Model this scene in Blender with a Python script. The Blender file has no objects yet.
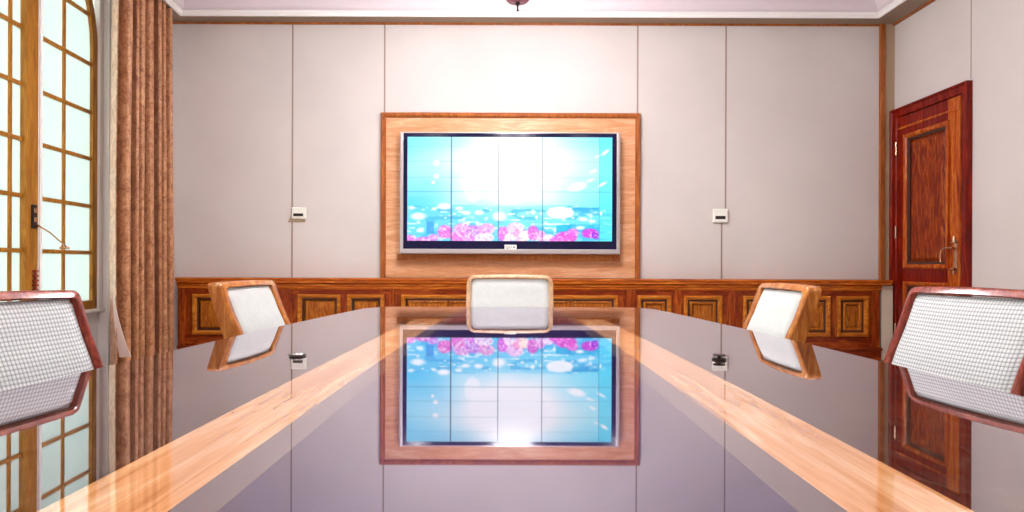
import bpy, bmesh, math, random
from mathutils import Vector, Matrix
C = bpy.context.scene.collection
S = bpy.context.scene
R = math.radians
# ---------------------------------------------------------------- camera
F = 600.0; CX = 510.0; CY = 265.0; CZ = 1.0      # focal in px, vanishing point, eye height
cd = bpy.data.cameras.new('camera'); cam = bpy.data.objects.new('camera', cd); C.objects.link(cam)
cam.location = (0, 0, CZ)
cam.rotation_euler = (Matrix.Rotation(R(90), 3, 'X') @ Matrix.Rotation(R(0.2), 3, 'Z')).to_euler()
cd.sensor_width = 36; cd.lens = F/1024*36
cd.shift_x = 2/1024; cd.shift_y = 9/1024
cd.clip_start = 0.02
S.camera = cam
# ---------------------------------------------------------------- world: pale overcast sky
w = bpy.data.worlds.new('sky'); S.world = w; w.use_nodes = True
nt = w.node_tree; bg = nt.nodes['Background']
tc = nt.nodes.new('ShaderNodeTexCoord'); nz = nt.nodes.new('ShaderNodeTexNoise'); rp = nt.nodes.new('ShaderNodeValToRGB')
nz.inputs['Scale'].default_value = 3.0
rp.color_ramp.elements[0].position = 0.35; rp.color_ramp.elements[0].color = (0.66, 0.86, 0.86, 1)
rp.color_ramp.elements[1].position = 0.65; rp.color_ramp.elements[1].color = (0.97, 1.0, 0.95, 1)
nt.links.new(tc.outputs['Generated'], nz.inputs['Vector']); nt.links.new(nz.outputs['Fac'], rp.inputs['Fac'])
nt.links.new(rp.outputs['Color'], bg.inputs['Color']); bg.inputs['Strength'].default_value = 2.6
# ---------------------------------------------------------------- fill lamps added at the ceiling, out of view
def area(name, loc, size, power, col=(1, 0.97, 0.95), rot=(0, 0, 0), sy=None):
    l = bpy.data.lights.new(name, 'AREA'); l.energy = power; l.color = col; l.size = size
    if sy: l.shape = 'RECTANGLE'; l.size_y = sy
    o = bpy.data.objects.new(name, l); C.objects.link(o); o.location = loc; o.rotation_euler = rot
    return o
FILL_LAMPS = []
for (lx, ly, p) in ((-1.7, 3.6, 14), (2.0, 3.6, 6), (-1.7, 1.2, 14), (2.0, 1.2, 7), (0.1, 1.2, 18), (-1.7, -1.6, 12), (1.6, -1.6, 7)):
    area('fill_glow', (lx, ly, 3.79), 0.22, p); FILL_LAMPS.append((lx, ly))
S.view_settings.view_transform = 'Standard'; S.view_settings.look = 'None'
S.view_settings.exposure = 0.9; S.view_settings.gamma = 1.0
S.view_settings.use_curve_mapping = False
EXPO = 2**0.9

def srgb(r, g, b):
    f = lambda c: (c/255/12.92) if c/255 <= 0.04045 else ((c/255+0.055)/1.055)**2.4
    return (f(r), f(g), f(b), 1)

# ---------------------------------------------------------------- materials
def mat(name, col, rough=0.5, metal=0.0, ior=None, spec=None):
    m = bpy.data.materials.new(name); m.use_nodes = True
    b = m.node_tree.nodes['Principled BSDF']
    b.inputs['Base Color'].default_value = (*col[:3], 1)
    b.inputs['Roughness'].default_value = rough; b.inputs['Metallic'].default_value = metal
    if ior: b.inputs['IOR'].default_value = ior
    if spec is not None: b.inputs['Specular IOR Level'].default_value = spec
    return m
def N(m, t, **kw):
    n = m.node_tree.nodes.new(t)
    for k, v in kw.items(): setattr(n, k, v)
    return n
def math_(m, op, a, b=None, c=None, clamp=False):
    n = N(m, 'ShaderNodeMath', operation=op); n.use_clamp = clamp
    for i, v in enumerate((a, b, c)):
        if v is None: continue
        if isinstance(v, (int, float)): n.inputs[i].default_value = v
        else: m.node_tree.links.new(v, n.inputs[i])
    return n.outputs[0]
def ramp(m, fac, stops):
    n = N(m, 'ShaderNodeValToRGB'); e = n.color_ramp.elements
    while len(e) < len(stops): e.new(0.5)
    for i, (p, c) in enumerate(stops): e[i].position = p; e[i].color = (*c[:3], 1)
    m.node_tree.links.new(fac, n.inputs['Fac']); return n.outputs['Color']
def mixc(m, fac, a, b, blend='MIX'):
    n = N(m, 'ShaderNodeMix', data_type='RGBA', blend_type=blend)
    for s, v in ((0, fac), (6, a), (7, b)):
        if isinstance(v, (int, float)): n.inputs[s].default_value = v
        elif isinstance(v, tuple): n.inputs[s].default_value = (*v[:3], 1)
        else: m.node_tree.links.new(v, n.inputs[s])
    return n.outputs[2]
def coords(m, scale=(1, 1, 1), rot=(0, 0, 0)):
    t = N(m, 'ShaderNodeTexCoord'); mp = N(m, 'ShaderNodeMapping')
    mp.inputs['Scale'].default_value = scale; mp.inputs['Rotation'].default_value = rot
    m.node_tree.links.new(t.outputs['Object'], mp.inputs['Vector']); return mp.outputs[0]
def noise(m, vec, scale, detail=6, rough=0.6, dist=0.0):
    n = N(m, 'ShaderNodeTexNoise')
    n.inputs['Scale'].default_value = scale; n.inputs['Detail'].default_value = detail
    n.inputs['Roughness'].default_value = rough; n.inputs['Distortion'].default_value = dist
    m.node_tree.links.new(vec, n.inputs['Vector']); return n.outputs['Fac']
def bump(m, h, strength=0.2, dist=0.01):
    n = N(m, 'ShaderNodeBump'); n.inputs['Strength'].default_value = strength; n.inputs['Distance'].default_value = dist
    m.node_tree.links.new(h, n.inputs['Height'])
    m.node_tree.links.new(n.outputs[0], m.node_tree.nodes['Principled BSDF'].inputs['Normal'])
def setc(m, out): m.node_tree.links.new(out, m.node_tree.nodes['Principled BSDF'].inputs['Base Color'])
def wood(name, dark, mid, light, axis='x', k=1.0, rough=0.3, dist=1.5):
    m = mat(name, mid, rough, spec=0.4 if 'chair' in name else 0.2)
    s = {'x': (0.7, 6, 6), 'y': (6, 0.7, 6), 'z': (6, 6, 0.7)}[axis]
    v = coords(m, tuple(a*k for a in s))
    n1 = noise(m, v, 3.0, 8, 0.65, dist)
    v2 = coords(m, tuple(a*k*5 for a in s)); n2 = noise(m, v2, 4.0, 4, 0.6, 0.2)
    f = math_(m, 'ADD', math_(m, 'MULTIPLY', n1, 0.75), math_(m, 'MULTIPLY', n2, 0.25))
    setc(m, ramp(m, f, [(0.33, dark), (0.5, mid), (0.66, light)]))
    bump(m, n2, 0.06, 0.003)
    return m
M = {}
M['wain'] = wood('mahogany_x', (0.07, 0.005, 0.002), (0.20, 0.024, 0.004), (0.42, 0.085, 0.010), 'x')
M['wainv'] = wood('mahogany_z', (0.08, 0.006, 0.002), (0.24, 0.034, 0.005), (0.46, 0.11, 0.012), 'z')
M['cap'] = wood('cap_wood', (0.22, 0.035, 0.004), (0.46, 0.10, 0.009), (0.68, 0.22, 0.025), 'x', 1.0, 0.25)
M['mould'] = wood('moulding_wood', (0.22, 0.050, 0.005), (0.46, 0.135, 0.012), (0.68, 0.28, 0.035), 'x', 1, 0.28)
M['field'] = wood('panel_field_wood', (0.10, 0.014, 0.003), (0.36, 0.095, 0.010), (0.62, 0.25, 0.03), 'z', 1.4, 0.3, 3)
M['door'] = wood('door_wood', (0.05, 0.002, 0.001), (0.17, 0.006, 0.002), (0.32, 0.020, 0.003), 'z', 1.0, 0.25)
M['doorfield'] = wood('door_field_wood', (0.06, 0.003, 0.001), (0.20, 0.018, 0.003), (0.48, 0.12, 0.010), 'z', 0.8, 0.3, 4)
M['doormould'] = wood('door_moulding_wood', (0.16, 0.014, 0.002), (0.38, 0.06, 0.006), (0.60, 0.20, 0.018), 'z', 1, 0.25)
M['board'] = wood('veneer_board', (0.50, 0.20, 0.085), (0.66, 0.32, 0.16), (0.80, 0.48, 0.30), 'x', 0.7, 0.35)
M['boardframe'] = wood('board_frame_wood', (0.20, 0.05, 0.012), (0.34, 0.095, 0.022), (0.48, 0.16, 0.04), 'z', 1, 0.3)
M['chair'] = wood('chair_wood', (0.24, 0.06, 0.008), (0.46, 0.14, 0.02), (0.66, 0.28, 0.055), 'z', 1.5, 0.22)
M['chairpale'] = wood('pale_chair_wood', (0.40, 0.22, 0.10), (0.56, 0.34, 0.18), (0.70, 0.48, 0.28), 'z', 1.5, 0.25)
M['chaired'] = wood('red_chair_wood', (0.09, 0.010, 0.006), (0.24, 0.035, 0.020), (0.40, 0.085, 0.042), 'z', 1.5, 0.14)
M['winwood'] = wood('window_oak', (0.20, 0.07, 0.008), (0.33, 0.13, 0.014), (0.48, 0.22, 0.03), 'z', 1, 0.3)
M['white'] = mat('white_paint', (0.88, 0.82, 0.81), 0.4)
M['plaster'] = mat('cornice_plaster', (0.70, 0.62, 0.66), 0.6)
M['lip'] = mat('cornice_white', (0.90, 0.88, 0.87), 0.5)
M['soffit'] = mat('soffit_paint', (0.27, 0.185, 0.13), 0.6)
M['ceil'] = mat('ceiling_paint', (0.76, 0.70, 0.72), 0.8)
M['silver'] = mat('silver_plastic', (0.55, 0.50, 0.51), 0.3, 0.5)
M['black'] = mat('black_gloss', (0.004, 0.004, 0.035), 0.12)
M['dark'] = mat('dark_metal', (0.035, 0.022, 0.02), 0.35, 0.7)
M['brass'] = mat('aged_brass', (0.62, 0.40, 0.25), 0.25, 1.0)
M['chrome'] = mat('chrome', (0.75, 0.78, 0.76), 0.15, 1.0)
M['plastic'] = mat('cream_plastic', (0.80, 0.79, 0.72), 0.4)
M['lcd'] = mat('dark_display', (0.03, 0.02, 0.018), 0.2)
M['gap'] = mat('dark_gap', (0.03, 0.018, 0.015), 0.7)
M['floor'] = mat('floor_marble', (0.62, 0.56, 0.50), 0.25)
setc(M['floor'], ramp(M['floor'], noise(M['floor'], coords(M['floor']), 1.6, 8, 0.6, 1.0), [(0.35, (0.50, 0.45, 0.40)), (0.7, (0.70, 0.65, 0.59))]))
# fabric wall covering
m = mat('fabric_wall', (0.62, 0.56, 0.53), 0.85); M['wall'] = m
v = coords(m, (60, 60, 260)); v2 = coords(m, (260, 260, 60))
h = math_(m, 'ADD', noise(m, v, 3, 3), noise(m, v2, 3, 3)); bump(m, h, 0.12, 0.002)
setc(m, ramp(m, noise(m, coords(m), 0.9, 3), [(0.3, (0.585, 0.535, 0.515)), (0.7, (0.645, 0.59, 0.57))]))
# brocade curtain
m = mat('brocade', (0.3, 0.12, 0.07), 0.45); M['brocade'] = m
m.node_tree.nodes['Principled BSDF'].inputs['Sheen Weight'].default_value = 0.15
n1 = noise(m, coords(m, (1, 1, 0.7)), 16, 7, 0.75, 1.0); n2 = noise(m, coords(m), 90, 3, 0.7)
f = math_(m, 'ADD', math_(m, 'MULTIPLY', n1, 0.7), math_(m, 'MULTIPLY', n2, 0.3))
setc(m, ramp(m, f, [(0.36, (0.13, 0.035, 0.012)), (0.45, (0.34, 0.130, 0.052)), (0.55, (0.52, 0.25, 0.115)), (0.70, (0.70, 0.41, 0.22))]))
bump(m, f, 0.35, 0.01)
m = mat('curtain_lining', (0.66, 0.52, 0.48), 0.8); M['lining'] = m
m = mat('sheer_voile', (0.82, 0.80, 0.80), 0.8); M['sheer'] = m
# woven seat fabric
m = mat('woven_fabric', (0.8, 0.8, 0.78), 0.75); M['weave'] = m
t = N(m, 'ShaderNodeTexCoord'); sx = N(m, 'ShaderNodeSeparateXYZ'); m.node_tree.links.new(t.outputs['Object'], sx.inputs[0])
K = 2*math.pi/0.0095
a = math_(m, 'MULTIPLY_ADD', math_(m, 'SINE', math_(m, 'MULTIPLY', sx.outputs['Y'], K)), 0.5, 0.5)
b = math_(m, 'MULTIPLY_ADD', math_(m, 'SINE', math_(m, 'MULTIPLY', math_(m, 'SUBTRACT', sx.outputs['Z'], math_(m, 'MULTIPLY', sx.outputs['X'], 0.3)), K)), 0.5, 0.5)
g = math_(m, 'MAXIMUM', math_(m, 'POWER', a, 3.0), math_(m, 'POWER', b, 3.0))
g2 = math_(m, 'MULTIPLY', math_(m, 'POWER', a, 0.9), math_(m, 'POWER', b, 0.9))
gg = math_(m, 'ADD', math_(m, 'MULTIPLY', g, 0.6), math_(m, 'MULTIPLY', g2, 0.35), clamp=True)
setc(m, mixc(m, gg, (0.78, 0.80, 0.79), (0.31, 0.33, 0.36)))
bump(m, math_(m, 'SUBTRACT', 1.0, gg), 0.4, 0.003)
m = mat('plain_fabric', (0.72, 0.73, 0.70), 0.7); M['plainfab'] = m
bump(m, noise(m, coords(m), 260, 3), 0.15, 0.002)
setc(m, ramp(m, noise(m, coords(m), 30, 6, 0.7), [(0.35, (0.60, 0.63, 0.61)), (0.6, (0.645, 0.675, 0.65))]))
# window glass, lightly frosted
m = bpy.data.materials.new('frosted_glass'); m.use_nodes = True; M['glass'] = m
nn = m.node_tree.nodes; nn.clear(); ln = m.node_tree.links
out = nn.new('ShaderNodeOutputMaterial'); tr = nn.new('ShaderNodeBsdfTransparent'); tl = nn.new('ShaderNodeBsdfTranslucent')
gl = nn.new('ShaderNodeBsdfGlossy'); fr = nn.new('ShaderNodeFresnel'); m1 = nn.new('ShaderNodeMixShader'); m2 = nn.new('ShaderNodeMixShader')
tr.inputs['Color'].default_value = (0.96, 0.98, 0.96, 1); tl.inputs['Color'].default_value = (0.9, 0.97, 0.93, 1)
gl.inputs['Roughness'].default_value = 0.08; fr.inputs['IOR'].default_value = 1.35; m1.inputs[0].default_value = 0.45
ln.new(tr.outputs[0], m1.inputs[1]); ln.new(tl.outputs[0], m1.inputs[2]); ln.new(fr.outputs[0], m2.inputs[0])
ln.new(m1.outputs[0], m2.inputs[1]); ln.new(gl.outputs[0], m2.inputs[2]); ln.new(m2.outputs[0], out.inputs[0])
def emis(name, col, s):
    m = mat(name, col, 0.5); b = m.node_tree.nodes['Principled BSDF']
    b.inputs['Emission Color'].default_value = (*col[:3], 1); b.inputs['Emission Strength'].default_value = s; return m
M['bulb'] = emis('lamp_glow', (1, 0.95, 0.88), 8)
M['seam'] = mat('panel_seam', (0.30, 0.22, 0.18), 0.7)
M['groove_shade'] = mat('painted_groove_shade', (0.05, 0.010, 0.004), 0.5)  # dark colour standing in for shade in the panel grooves
M['glow'] = emis('fill_lens', (1, 0.96, 0.92), 5)
# screen picture stored per face corner colour, shown by emission
m = bpy.data.materials.new('screen_picture'); m.use_nodes = True; M['screen'] = m
b = m.node_tree.nodes['Principled BSDF']; at = N(m, 'ShaderNodeAttribute', attribute_name='picture')
b.inputs['Base Color'].default_value = (0, 0, 0, 1); b.inputs['Roughness'].default_value = 0.25
m.node_tree.links.new(at.outputs['Color'], b.inputs['Emission Color']); b.inputs['Emission Strength'].default_value = 1.42/EXPO
# lacquered table top with inlays
m = mat('lacquered_table', (0.1, 0.05, 0.04), 0.02, ior=2.9); M['top'] = m
t = N(m, 'ShaderNodeTexCoord'); sx = N(m, 'ShaderNodeSeparateXYZ'); m.node_tree.links.new(t.outputs['Object'], sx.inputs[0])
AX = math_(m, 'ABSOLUTE', sx.outputs['X']); Y = sx.outputs['Y']
ty = math_(m, 'DIVIDE', math_(m, 'SUBTRACT', Y, 0.6), 2.9); t2 = math_(m, 'MULTIPLY', ty, ty)
def lim(c0, c1): return math_(m, 'SUBTRACT', c0, math_(m, 'MULTIPLY', t2, c1))
def less(a, b): return math_(m, 'LESS_THAN', a, b)
in_out = less(AX, lim(0.475, 0.075)); in_in = less(AX, lim(0.345, 0.07)); in_c = less(AX, lim(0.295, 0.045))
len_ok = less(math_(m, 'ABSOLUTE', math_(m, 'SUBTRACT', Y, 0.6)), 2.15)
strip = math_(m, 'MULTIPLY', math_(m, 'MULTIPLY', in_out, math_(m, 'SUBTRACT', 1.0, in_in)), len_ok)
burl = ramp(m, noise(m, coords(m, (4, 1.6, 4)), 3.5, 8, 0.65, 2.5), [(0.35, (0.02, 0.010, 0.007)), (0.52, (0.055, 0.028, 0.020)), (0.7, (0.15, 0.09, 0.06))])
lightw = ramp(m, noise(m, coords(m, (14, 0.9, 4)), 3, 8, 0.65, 0.6), [(0.33, (0.60, 0.24, 0.08)), (0.5, (0.85, 0.42, 0.18)), (0.66, (1.0, 0.64, 0.36))])
border = ramp(m, noise(m, coords(m, (9, 0.9, 4)), 3, 6, 0.6, 0.6), [(0.35, (0.15, 0.11, 0.12)), (0.7, (0.20, 0.155, 0.165))])
centre = ramp(m, noise(m, coords(m, (3, 3, 3)), 4, 5, 0.6, 0.6), [(0.35, (0.026, 0.015, 0.068)), (0.7, (0.056, 0.036, 0.13))])
col = mixc(m, in_in, burl, border); col = mixc(m, in_c, col, centre); col = mixc(m, strip, col, lightw)
setc(m, col)
m.node_tree.nodes['Principled BSDF'].inputs['Specular IOR Level'].default_value = 0.0
lw = N(m, 'ShaderNodeLayerWeight'); lw.inputs['Blend'].default_value = 0.5
ff = math_(m, 'MULTIPLY_ADD', math_(m, 'POWER', lw.outputs['Facing'], 2.6), 0.84, 0.13, clamp=True)   # high-gloss lacquer
gl = N(m, 'ShaderNodeBsdfGlossy'); gl.inputs['Roughness'].default_value = 0.02; gl.inputs['Color'].default_value = (0.97, 0.94, 1.0, 1)
ms = N(m, 'ShaderNodeMixShader'); L = m.node_tree.links
L.new(ff, ms.inputs[0]); L.new(m.node_tree.nodes['Principled BSDF'].outputs[0], ms.inputs[1]); L.new(gl.outputs[0], ms.inputs[2])
L.new(ms.outputs[0], m.node_tree.nodes['Material Output'].inputs['Surface'])
M['tablewood'] = wood('table_base_wood', (0.05, 0.02, 0.012), (0.12, 0.05, 0.03), (0.22, 0.10, 0.05), 'z')

# ---------------------------------------------------------------- mesh helpers
class MB:
    def __init__(s): s.v = []; s.f = []
    def quad(s, *p):
        n = len(s.v); s.v += [tuple(q) for q in p]; s.f.append(tuple(range(n, n+len(p))))
    def box(s, x0, x1, y0, y1, z0, z1, fn=None):
        n = len(s.v); P = [(x, y, z) for z in (z0, z1) for y in (y0, y1) for x in (x0, x1)]
        if fn: P = [fn(*p) for p in P]
        s.v += [tuple(p) for p in P]
        s.f += [tuple(n+i for i in q) for q in ((0, 2, 3, 1), (4, 5, 7, 6), (0, 1, 5, 4), (2, 6, 7, 3), (0, 4, 6, 2), (1, 3, 7, 5))]
        return s
    def loft(s, rings, closed=True, caps=True):
        n = len(s.v); k = len(rings[0])
        for r in rings: s.v += [tuple(p) for p in r]
        for i in range(len(rings)-1):
            for j in range(k if closed else k-1):
                a = n+i*k+j; b = n+i*k+(j+1) % k
                s.f.append((a, b, b+k, a+k))
        if caps and closed:
            s.f.append(tuple(n+j for j in reversed(range(k)))); s.f.append(tuple(n+(len(rings)-1)*k+j for j in range(k)))
        return s
    def tube(s, pts, r, seg=12):
        pts = [Vector(p) for p in pts]; rr = r if isinstance(r, (list, tuple)) else [r]*len(pts); rings = []
        up = Vector((0.13, 0.27, 0.95)).normalized()
        for i, p in enumerate(pts):
            d = (pts[min(i+1, len(pts)-1)]-pts[max(i-1, 0)]).normalized()
            a = d.cross(up)
            if a.length < 0.1: a = d.cross(Vector((1, 0, 0)))
            a.normalize(); b = d.cross(a)
            rings.append([p+(a*math.cos(2*math.pi*k/seg)+b*math.sin(2*math.pi*k/seg))*rr[i] for k in range(seg)])
        return s.loft(rings)
    def lathe(s, prof, c=(0, 0, 0), seg=32):
        rings = [[(c[0]+max(r, 1e-4)*math.cos(2*math.pi*k/seg), c[1]+max(r, 1e-4)*math.sin(2*math.pi*k/seg), c[2]+z) for k in range(seg)] for r, z in prof]
        return s.loft(rings)
    def prism(s, poly, z0, z1):
        return s.loft([[(x, y, z0) for x, y in poly], [(x, y, z1) for x, y in poly]])
    def build(s, name, m, parent=None, bevel=0, smooth=False, seg=2, origin=None):
        me = bpy.data.meshes.new(name)
        vs = s.v
        if origin: vs = [(x-origin[0], y-origin[1], z-origin[2]) for x, y, z in vs]
        me.from_pydata(vs, [], s.f); me.validate()
        bm = bmesh.new(); bm.from_mesh(me); bmesh.ops.remove_doubles(bm, verts=bm.verts, dist=1e-5)
        bmesh.ops.recalc_face_normals(bm, faces=bm.faces); bm.to_mesh(me); bm.free()
        for mm in (m if isinstance(m, list) else [m]): me.materials.append(mm)
        if smooth:
            for p in me.polygons: p.use_smooth = True
        o = bpy.data.objects.new(name, me); C.objects.link(o)
        if origin: o.location = origin
        if parent: o.parent = parent
        if bevel:
            b = o.modifiers.new('bevel', 'BEVEL'); b.width = bevel; b.segments = seg; b.limit_method = 'ANGLE'; b.angle_limit = R(40)
        if smooth:
            e = o.modifiers.new('edges', 'EDGE_SPLIT'); e.split_angle = R(45)
        return o
def thing(name, label, cat, loc=(0, 0, 0), rz=0, group=None):
    o = bpy.data.objects.new(name, None); C.objects.link(o); o.location = loc; o.rotation_euler = (0, 0, rz)
    o.empty_display_size = 0.1
    o['label'] = label; o['category'] = cat
    if group: o['group'] = group
    return o
def struct(o, label=None):
    o['kind'] = 'structure'
    if label: o['label'] = label
    return o
def W(px, py, d): return ((px-CX)*d/F, CZ+(CY-py)*d/F)
def X(px, d): return (px-CX)*d/F
def Z(py, d): return CZ+(CY-py)*d/F
def nested(mb, x0, x1, z0, z1, steps, cap=True, fn=None):
    """mitred rectangle rings: steps = (inset, y)"""
    rings = [[(x0+i, y, z0+i), (x1-i, y, z0+i), (x1-i, y, z1-i), (x0+i, y, z1-i)] for i, y in steps]
    if fn: rings = [[fn(*p) for p in r] for r in rings]
    n = len(mb.v)
    for r in rings: mb.v += r
    for i in range(len(rings)-1):
        for j in range(4):
            a = n+i*4+j; b = n+i*4+(j+1) % 4; mb.f.append((a, b, b+4, a+4))
    if cap: k = n+(len(rings)-1)*4; mb.f.append((k, k+1, k+2, k+3))
    return mb

# ---------------------------------------------------------------- room shell
BY = 6.3; XL = -3.56; XR = 4.02; FY = -4.0; SL = 0.088; ZT = 3.535; ZC = 3.86
def xw(y): return XL+SL*(BY-y)
nl = math.hypot(1, SL); nx, ny = 1/nl, SL/nl
def P(off, y, z): return (xw(y)+off*nx, y+off*ny, z)      # left wall frame: off > 0 is into the room
PS = lambda y: (lambda off, yy, z: P(off, yy, z))
struct(MB().box(-4.3, 4.5, FY-0.3, BY+0.3, -0.1, 0).build('floor', M['floor']))
struct(MB().box(-4.3, 4.5, FY-0.3, BY+0.3, ZC, ZC+0.1).build('ceiling', M['ceil']))
struct(MB().box(-3.9, 4.32, BY, BY+0.2, 0, ZC).build('wall_back', M['wall']))
struct(MB().box(XR, XR+0.2, FY, BY, 0, ZC).build('wall_right', M['wall']))
struct(MB().box(-3.3, 4.32, FY-0.2, FY, 0, ZC).build('wall_front', M['wall']))
WY0, WY1, WZ0, WZ1 = 2.6, 5.45, 0.60, 3.48; GP_ = -0.25
b = MB()
b.box(-0.34, 0, FY, WY0, 0, ZC, P); b.box(-0.34, 0, WY1, BY+0.03, 0, ZC, P)
b.box(-0.34, GP_+0.01, WY0, WY1, 0, WZ0, P); b.box(-0.34, 0, WY0, WY1, WZ1, ZC, P)
struct(b.build('wall_left', M['white']))
# seams of the fabric panels on the back wall and over the door
for i, (px, y0, y1) in enumerate(((292, 24, 278), (384, 24, 113), (637, 24, 113), (725.3, 25, 209), (721.5, 221, 279))):
    x = X(px, BY)
    struct(MB().box(x-0.008, x+0.008, BY-0.0015, BY+0.001, Z(y1, BY), Z(y0, BY)).build('trim_%d' % (i+10), M['seam']))
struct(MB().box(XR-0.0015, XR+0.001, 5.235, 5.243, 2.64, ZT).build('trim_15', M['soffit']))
# corner trim right
x0, x1, x2 = X(880, BY-0.03), X(884.5, BY-0.03), XR
struct(MB().box(x0, x1, BY-0.035, BY, 0.86, ZT).build('trim_1', M['boardframe'], bevel=0.003))
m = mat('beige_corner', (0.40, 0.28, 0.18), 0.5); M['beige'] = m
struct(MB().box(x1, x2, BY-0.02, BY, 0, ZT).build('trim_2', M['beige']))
struct(MB().box(X(881.5, 6.2), XR-0.06, BY-0.10, BY-0.021, 0.03, 0.80).build('trim_16', mat('cream_pipe_cover', (0.62, 0.55, 0.44), 0.5), bevel=0.004))
# cornice swept round the room
def offs(s):
    yb = BY-s; yf = FY+s
    l = lambda y: xw(y)+s*nl
    e = s+0.09*min(1, s/0.165)
    return [(l(yb), yb), (XR-e, yb), (XR-e, yf), (l(yf), yf)]
def cornice(name, prof, m):
    mb = MB(); rings = []
    for s_, z in prof: rings.append([(x, y, z) for x, y in offs(s_)])
    n = len(mb.v); k = 4
    for r in rings: mb.v += r
    for i in range(len(rings)):
        if i == len(rings)-1: break
        for j in range(4):
            a = n+i*4+j; b2 = n+i*4+(j+1) % 4; mb.f.append((a, b2, b2+4, a+4))
    return struct(mb.build(name, m))
cornice('trim_3', [(0.0, ZT-0.018), (0.014, ZT-0.018), (0.016, ZT), (0.0, ZT+0.02)], M['boardframe'])
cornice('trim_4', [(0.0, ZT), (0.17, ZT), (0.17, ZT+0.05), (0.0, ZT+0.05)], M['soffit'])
cornice('trim_5', [(0.165, ZT-0.002), (0.185, ZT-0.002), (0.190, ZT+0.014), (0.185, ZT+0.028), (0.200, ZT+0.034), (0.205, ZT+0.05), (0.10, ZT+0.06)], M['lip'])
cv = [(0.200, ZT+0.045), (0.218, ZT+0.050), (0.218, ZT+0.062), (0.226, ZT+0.062)]
for k in range(9):
    a = math.pi/2*k/8; cv.append((0.226+0.14*(1-math.cos(a)), ZT+0.066+0.12*math.sin(a)))
cv += [(0.375, ZT+0.185), (0.375, ZT+0.205), (0.41, ZT+0.205), (0.41, ZT+0.215), (0.43, ZT+0.215)]
for k in range(9):
    a = math.pi/2*k/8; cv.append((0.44+0.16*(1-math.cos(a)), ZT+0.22+0.10*math.sin(a)))
cv += [(0.62, ZC)]
cornice('trim_6', cv, M['plaster'])
# skirting on the right and left walls
struct(MB().box(XR-0.02, XR, FY, 5.2, 0, 0.12).build('baseboard_right', M['white'], bevel=0.004))
struct(MB().box(0, 0.02, FY, BY-0.02, 0, 0.12, P).build('baseboard_left', M['white'], bevel=0.004))

# ---------------------------------------------------------------- window (casements in the left wall)
win = bpy.data.objects.new('window_1', None); C.objects.link(win); win.location = P(0, 4.0, WZ0); struct(win, 'tall oak casement window with small pale panes')
win.location = (0, 0, 0)
GP = -0.25
b = MB()   # white outer frame, sill, jamb mouldings
b.box(GP-0.04, GP+0.05, 5.392, WY1, WZ0, WZ1, P); b.box(GP-0.04, GP+0.05, WY0, WY0+0.05, WZ0, WZ1, P)
b.box(GP-0.04, GP+0.05, WY0, WY1, WZ1-0.04, WZ1, P)
b.box(GP-0.04, GP+0.07, WY0, WY1, WZ0-0.03, WZ0, P)
b.box(GP+0.09, GP+0.11, 5.43, WY1, 0.0, WZ1, P); b.box(GP+0.19, GP+0.215, 5.425, WY1, 0.0, WZ1, P)
b.box(0.0, 0.025, WY1, WY1+0.09, 0.0, ZT, P); b.box(0.0, 0.035, WY1+0.03, WY1+0.05, 0.0, ZT, P)
b.box(0.0, 0.025, WY0-0.09, WY0, 0.0, ZT, P)
b.build('window_frame', M['white'], win, bevel=0.004)
b = MB(); b.box(GP-0.02, GP+0.028, 4.617, 4.645, WZ0, WZ1-0.04, P); b.box(GP-0.02, GP+0.02, 4.672, 4.70, WZ0, WZ1-0.04, P)
b.build('mullion', M['lip'], win)
MB().box(GP-0.03, GP+0.005, 4.645, 4.672, WZ0, WZ1-0.04, P).build('mullion_gap', M['gap'], win)
rails = [1.095, 1.505, 1.925, 2.335, 2.76, 3.19]
b = MB()  # far sash; the outer stile leans in near the top where the head arches
def topx(z): return 0 if z < 2.9 else -0.16*((z-2.9)/0.6)**2
zz = [WZ0, 2.9, 3.05, 3.2, 3.35, WZ1-0.04]
b.loft([[P(o_, y_+topx(z), z) for o_, y_ in ((GP-0.02, 5.33), (GP-0.02, 5.40), (GP+0.03, 5.40), (GP+0.03, 5.33))] for z in zz])
b.box(GP-0.02, GP+0.03, 4.70, 5.40, WZ0, WZ0+0.075, P)
b.build('sash', M['winwood'], win, bevel=0.004)
b = MB(); b.box(GP-0.01, GP+0.015, 4.955, 4.985, WZ0+0.07, WZ1-0.04, P)
for z in rails: b.box(GP-0.012, GP+0.018, 4.70, 5.34+topx(z), z-0.016, z+0.016, P)
b.build('muntin', M['winwood'], win, bevel=0.003)
b = MB(); b.box(GP-0.004, GP+0.002, 4.70, 5.40, WZ0+0.05, WZ1-0.04, P); b.build('pane', M['glass'], win)
b = MB(); b.box(GP-0.02, GP+0.045, 4.485, 4.615, WZ0, WZ1-0.04, P); b.box(GP-0.02, GP+0.045, 2.66, 2.76, WZ0, WZ1-0.04, P); b.box(GP-0.02, GP+0.04, 2.7, 4.5, WZ0, WZ0+0.075, P)
sash = b.build('sash', M['winwood'], win, bevel=0.004)
b = MB()
for y in (4.375, 4.10, 3.82, 3.54, 3.26, 2.98): b.box(GP-0.01, GP+0.015, y-0.014, y+0.014, WZ0+0.07, WZ1-0.04, P)
for z in rails: b.box(GP-0.012, GP+0.018, 2.75, 4.49, z-0.016, z+0.016, P)
b.build('muntin', M['winwood'], win, bevel=0.003)
b = MB(); b.box(GP-0.004, GP+0.002, 2.75, 4.49, WZ0+0.05, WZ1-0.04, P); b.build('pane', M['glass'], win)
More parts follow.
